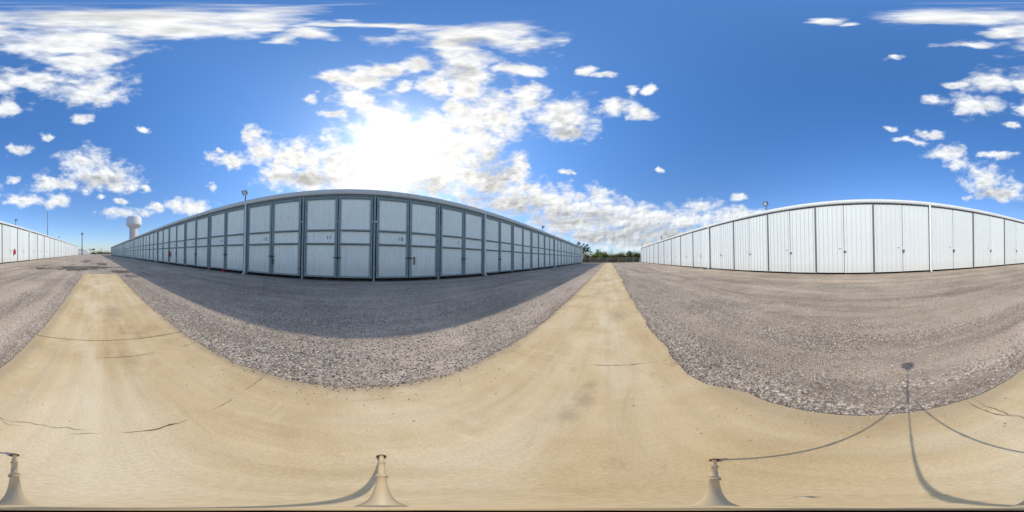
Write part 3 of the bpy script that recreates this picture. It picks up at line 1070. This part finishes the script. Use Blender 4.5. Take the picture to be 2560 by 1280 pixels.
wt = tag(empty('water_tower', (-37.5, -166.5, 0)), 'white pedestal water tower with drum tank behind the shaded row', 'water tower')
obj('tank', MB().lathe([(4.0, 27.3), (4.9, 28.0), (6.6, 29.6), (7.7, 30.7), (8.0, 31.3), (8.0, 31.31), (8.0, 38.5), (7.95, 38.75), (7.7, 38.9), (4.0, 39.15), (.01, 39.25)], 40).mesh('tank', M['tower']), wt)
obj('band', MB().lathe([(8.02, 31.9), (8.08, 31.95), (8.08, 32.2), (8.02, 32.25)], 40).mesh('band', M['tower_stem']), wt)
obj('pedestal', MB().lathe([(5.2, 0), (4.5, 3), (4.1, 8), (4.0, 27.5)], 36).mesh('pedestal', M['tower_stem']), wt)
obj('railing', MB().lathe([(6.9, 38.9), (6.95, 38.9), (6.95, 39.6), (6.9, 39.6)], 36).mesh('railing', M['tower']), wt)
obj('cable_run', MB().box((3.9, -1.2, 0), (4.5, -.4, 27.5)).mesh('cable_run', M['tower']), wt)

for i, (px, hh) in enumerate(((253.5, 5.0), (250.2, 3.4), (262, 2.7))):
    d = pdir(px, 632)
    q = Vector((d.x, d.y, 0)).normalized() * 165
    e = tag(empty('utility_pole', (q.x, q.y, 0)), ['distant thin pole above the far bushes, the taller one', 'distant thin pole above the far bushes, the shorter one', 'short distant pole near the end of the shaded row'][i], 'pole')
    obj('shaft', MB().tube([(0, 0, 0), (0, 0, hh + 1.2)], .14, 8).mesh('shaft', M['wood']), e)
    obj('crossarm', MB().box((-.5, -.05, hh + .6), (.5, .05, hh + .75)).mesh('crossarm', M['wood']), e)


# ------------------------------------------------------------------ plants
def leaf_mesh(name, clumps, n, size, mat, seed):
    """many small leaf faces gathered in clumps (centre, radius)"""
    r_ = np.random.default_rng(seed)
    c = np.array([k[0] for k in clumps])
    rad = np.array([k[1] for k in clumps])
    w_ = rad ** 2
    idx = r_.choice(len(clumps), n, p=w_ / w_.sum())
    d = r_.normal(size=(n, 3))
    d /= np.linalg.norm(d, axis=1)[:, None]
    rr_ = r_.random(n) ** .45
    pos = c[idx] + d * (rad[idx] * rr_)[:, None] * np.array([1, 1, .8])
    u = r_.normal(size=(n, 3))
    u /= np.linalg.norm(u, axis=1)[:, None]
    v = np.cross(u, r_.normal(size=(n, 3)))
    v /= np.linalg.norm(v, axis=1)[:, None]
    s = size * r_.uniform(.5, 1.3, n)[:, None]
    V = np.stack([pos + u * s, pos + v * s * .55, pos - u * s, pos - v * s * .55], 1).reshape(-1, 3)
    me = bpy.data.meshes.new(name)
    me.vertices.add(4 * n)
    me.vertices.foreach_set('co', V.reshape(-1))
    me.loops.add(4 * n)
    me.loops.foreach_set('vertex_index', np.arange(4 * n, dtype=np.int32))
    me.polygons.add(n)
    me.polygons.foreach_set('loop_start', np.arange(0, 4 * n, 4, dtype=np.int32))
    me.polygons.foreach_set('loop_total', np.full(n, 4, np.int32))
    me.materials.append(mat)
    me.update(calc_edges=True)
    return me


def branches(seed, height, spread, levels=3, lean=0.0, r0=.2):
    """trunk with limbs; returns mesh builder and tip positions"""
    r_ = random.Random(seed)
    m_ = MB()
    tips = []

    def grow(p, d, ln, rad, lv):
        pts, rads = [p], [rad]
        k = 4
        for i in range(k):
            d = (d + Vector((r_.uniform(-.22, .22), r_.uniform(-.22, .22), r_.uniform(-.05, .14)))).normalized()
            p = p + d * ln / k
            pts.append(p)
            rads.append(rad * (1 - .62 * (i + 1) / k))
        m_.tube(pts, rads, 6 if lv else 9, True)
        if lv >= levels:
            tips.append(p)
            return
        for j in range(r_.randint(3, 4)):
            q = pts[r_.randint(2, k)]
            a = r_.uniform(0, 6.28)
            nd_ = (d * .55 + Vector((math.cos(a), math.sin(a), r_.uniform(.0, .5))) * spread).normalized()
            grow(q, nd_, ln * r_.uniform(.5, .72), rads[-1] * .85, lv + 1)
    grow(Vector((0, 0, 0)), Vector((lean, 0, 1)).normalized(), height * .5, r0, 0)
    return m_, tips


def tree(loc, seed, height, spread, leaf, label, n=2600, size=.16, clump=.75, group='trees past the fence end', lean=0.0, frac=1.0, r0=.2):
    e = tag(empty('tree', loc), label, 'tree', group)
    m_, tips = branches(seed, height, spread, 3, lean, r0)
    obj('trunk', m_.mesh('trunk', M['bark']), e)
    r_ = random.Random(seed + 5)
    cl = [(tuple(p), clump * r_.uniform(.5, 1.3)) for p in tips if r_.random() < frac] or [(tuple(tips[0]), clump)]
    obj('crown', leaf_mesh('crown', cl, n, size, M[leaf], seed), e)
    return e


def at(px, dist):
    d = pdir(px, 640)
    q = Vector((d.x, d.y, 0)).normalized() * dist
    return (q.x, q.y, -.06)


tree(at(1417, 88), 3, 12.6, .75, 'leaf_dark', 'round topped dark tree showing above the shaded row roof', 3000, .18, .85, frac=.8)
tree(at(1446, 82), 9, 12.2, .85, 'leaf_grey', 'gnarled open crowned tree with grey foliage at the row end', 2600, .16, .62, lean=.05, frac=.75)
tree(at(1457, 80), 14, 9.6, .95, 'leaf_dark', 'leaning sparse tree beside the end of the shaded row', 2200, .15, .6, lean=.25, frac=.65)
tree(at(1468, 78), 21, 7.4, 1.0, 'leaf_grey', 'low straggly bare tree between the row end and the brush', 1500, .13, .5, frac=.5)
tree(at(1500, 84), 33, 7.2, .8, 'leaf_olive', 'slim pale green sapling rising above the brush', 1500, .14, .55, frac=.7, r0=.12)
tree(at(1516, 90), 37, 7.0, .8, 'leaf_grey', 'thin leafless sapling above the brush behind the gate', 800, .11, .5, frac=.4, r0=.12)
tree(at(1570, 95), 41, 6.4, .9, 'leaf_grey', 'hazy grey bare tree above the brush by the white row', 1400, .13, .7, frac=.6, r0=.14)


def shrub(loc, seed, w_, h_, leaf, label, n=2400, group='brush behind the chain-link fence', size=.11):
    r_ = random.Random(seed)
    e = tag(empty('shrub', loc), label, 'shrub', group)
    cl = []
    for i in range(13):
        a, q = r_.uniform(0, 6.28), r_.random() ** .6 * w_ * .5
        z = r_.uniform(.12, .86) * h_ * (1 - .35 * (q / (w_ * .5)) ** 2)
        cl.append(((math.cos(a) * q, math.sin(a) * q, z), r_.uniform(.2, .34) * min(w_, h_)))
    obj('foliage', leaf_mesh('foliage', cl, n, size, M[leaf], seed), e)
    st = MB()
    for i in range(7):
        c = cl[i][0]
        st.tube([(c[0] * .15, c[1] * .15, 0), (c[0] * .5, c[1] * .5, c[2] * .6), c], [.05, .035, .012], 5)
    obj('stems', st.mesh('stems', M['bark']), e)
    return e


SH = [(1461, 63, 4.2, 3.6, 'leaf_dark'), (1468, 61, 3.4, 3.0, 'leaf_brown'), (1476, 62, 3.6, 3.2, 'leaf_brown'), (1483, 65, 4.2, 3.3, 'leaf_dark'),
      (1491, 62, 4.0, 3.2, 'leaf_olive'), (1499, 64, 4.4, 3.7, 'leaf_olive'), (1507, 62, 4.0, 3.3, 'leaf_green'), (1515, 66, 4.6, 3.5, 'leaf_olive'),
      (1523, 62, 4.2, 3.0, 'leaf_olive'), (1532, 66, 4.6, 3.2, 'leaf_green'), (1541, 63, 4.4, 3.0, 'leaf_dark'), (1550, 65, 4.6, 3.3, 'leaf_brown'),
      (1559, 63, 4.2, 3.4, 'leaf_green'), (1568, 66, 4.8, 3.6, 'leaf_green'), (1577, 63, 4.4, 3.4, 'leaf_olive'), (1586, 65, 4.6, 3.5, 'leaf_dark'),
      (1595, 63, 4.6, 3.6, 'leaf_green'), (1604, 66, 5, 3.6, 'leaf_dark'), (1487, 58.6, 2.4, 1.5, 'leaf_brown'), (1530, 58.8, 2.8, 1.6, 'leaf_brown'), (1556, 58.6, 2.6, 1.5, 'leaf_olive')]
CN = {'leaf_dark': 'dark green', 'leaf_brown': 'dry brown', 'leaf_olive': 'olive green', 'leaf_green': 'fresh green'}
SEC = [(1470, 'at the end of the shaded row'), (1479, 'behind the fence beside the end of the shaded row'), (1497, 'behind the bright-railed fence panel beside the gate'),
       (1516, 'behind the chain-link gate'), (1545, 'behind the fence where the concrete strip ends'), (1566, 'behind the fence just past the strip end'),
       (1584, 'behind the fence next to the white row'), (1700, 'at the end corner of the white row')]
for i, (px, d, w_, h_, lf) in enumerate(SH):
    where = [t_ for lim, t_ in SEC if px < lim][0]
    lab = ('low ' if d < 60 else 'tall ') + CN[lf] + ' shrub ' + where
    shrub(at(px, d), 100 + i, w_ * 1.2, h_ * (1.2 if d > 60 else 1.1), lf, lab, 3000 if d > 60 else 1300, 'brush behind the chain-link fence')
tree(at(232, 155), 51, 6.3, .9, 'leaf_grey', 'bare rounded tree in the distance beyond the outbuilding', 1300, .17, .7, 'far trees', frac=.7, r0=.18)
for i, (px, d, w_, h_, lf) in enumerate(((237, 150, 5, 2.2, 'leaf_green'), (243, 152, 6, 2.6, 'leaf_olive'), (249, 155, 6, 2.4, 'leaf_green'), (256, 150, 6, 2.5, 'leaf_dark'), (263, 158, 6, 2.2, 'leaf_brown'), (270, 165, 7, 2.1, 'leaf_brown'), (277, 170, 7, 2.0, 'leaf_green'), (229, 165, 6, 2.0, 'leaf_brown'))):
    lab = {'leaf_dark': 'dark', 'leaf_brown': 'brown', 'leaf_olive': 'olive', 'leaf_green': 'green'}[lf]
    shrub(at(px, d), 200 + i, w_ * 1.1, h_ * 1.45, lf, 'low %s bush far off, %s' % (lab, 'beside the bare rounded tree' if px < 240 else ('below the thin distant poles' if px < 260 else 'next to the far end of the shaded row')), 900, 'far bushes where the lane ends', .16)

# ------------------------------------------------------------------ chain-link fence across the end
FY = 55.2


def fence_panel(x0, x1, label):
    e = tag(empty('fence_panel', (x0, FY, 0)), label, 'fence')
    L = x1 - x0
    obj('post', MB().tube([(0, 0, 0), (0, 0, 1.62)], .045, 8).lathe([(.05, 1.62), (.05, 1.65), (.001, 1.69)], 8).mesh('post', M['fence']), e)
    obj('top_rail', MB().tube([(.045, 0, 1.55), (L - .045, 0, 1.55)], .03, 8).mesh('top_rail', M['fence']), e)
    m_ = MB()
    stp = .16
    k = int((L + 1.5) / stp)
    for i in range(k):
        for s in (0, 1):
            a0 = -1.5 + i * stp
            # diagonal wire clipped to the panel
            t0, t1 = max(0, -a0), min(1.48, L - a0)
            if t1 - t0 < .05:
                continue
            xa, xb = a0 + t0, a0 + t1
            if s:
                xa, xb = L - xa, L - xb
            m_.tube([(xa, 0, .05 + t0), (xb, 0, .05 + t1)], .004, 3, False)
    obj('wire_mesh', m_.mesh('wire_mesh', M['fence']), e)


def fx(px):
    d = pdir(px, 650)
    return d.x / d.y * FY


FP = [1452, 1474.5, 1496.5, 1516, 1545, 1565, 1583, 1600, 1618]
FL = ['chain-link fence panel hidden partly by the end of the shaded row', 'chain-link fence panel with bright top rail left of the gate', 'chain-link gate panel before the brown brush',
      'chain-link fence panel across the end of the concrete strip', 'chain-link fence panel just past the concrete strip end', 'chain-link fence panel before dark green brush',
      'chain-link fence panel next to the white row end', 'chain-link fence panel behind the white row corner']
FL[1] = 'chain-link fence panel with bright top rail beside the gate'
for i in range(8):
    fence_panel(fx(FP[i]), fx(FP[i + 1]), FL[i])
bo = tag(empty('bollard', (fx(1597.5) - .1, 53.0, 0)), 'short white post at the corner of the sunlit row', 'bollard')
obj('shaft', MB().tube([(0, 0, -.01), (0, 0, .95)], .07, 12).lathe([(.075, .95), (.06, 1.0), (.001, 1.02)], 12).mesh('shaft', M['trim']), bo)

# ------------------------------------------------------------------ the photographer's tripod (its shadow falls across the strip)
UPV = CAMROT @ Vector((0, 1, 0))
LENS = Vector((0, 0, CAM_H))


def ax(z):
    return LENS + UPV * (z - CAM_H)


AP = ax(.845)
tri = tag(empty('tripod', (0, 0, 0)), 'slim three-legged camera tripod standing on the concrete strip', 'tripod')
for (fx_, fy_) in ((.20, -.354), (.227, .337), (-.43, .095)):
    F_ = Vector((fx_, fy_, .012))
    d = (F_ - AP)
    top = AP + d.normalized() * .03
    m_ = MB()
    m_.tube([top, AP + d * .34], [.0024, .0042], 10)
    m_.tube([AP + d * .34, AP + d * .66], [.0040, .0056], 10)
    m_.tube([AP + d * .66, F_], [.0052, .0056], 10)
    lg = obj('leg', m_.mesh('leg', M['alloy']), tri)
    for q, rr_ in ((.34, .0058), (.66, .0074)):
        obj('lock_collar', MB().tube([AP + d * (q - .025), AP + d * (q + .02)], rr_, 10).mesh('lock_collar', M['alloy']), lg)
    obj('foot', MB().lathe([(.001, 0), (.012, 0), (.014, .005), (.010, .012), (.0065, .025), (.001, .025)], 12, (fx_, fy_, .001)).mesh('foot', M['darkred']), lg)
obj('spider', MB().lathe([(.001, -.04), (.005, -.04), (.007, -.015), (.006, .01), (.004, .02), (.001, .02)], 14, tuple(AP)).mesh('spider', M['alloy']), tri)
obj('centre_column', MB().tube([ax(.74), ax(.86), ax(1.0), ax(1.096)], [.007, .0065, .0050, .0016], 10).tube([ax(1.096), ax(1.114)], .001, 6).mesh('centre_column', M['alloy']), tri)
obj('head', MB().lathe([(.001, 1.110), (.012, 1.111), (.016, 1.113), (.016, 1.116), (.012, 1.118), (.001, 1.118)], 14).mesh('head', M['alloy']), tri)
cb_ = tag(empty('panorama_camera', tuple(ax(1.118))), 'small black panorama camera on top of the tripod', 'camera')
m_ = MB()
m_.lathe([(.001, 0), (.018, .003), (.030, .015), (.036, .035), (.038, .055), (.034, .078), (.022, .092), (.001, .096)], 18)
m_.box((-.018, -.056, .045), (.018, .056, .082))
obj('body', m_.mesh('body', M['black']), cb_)
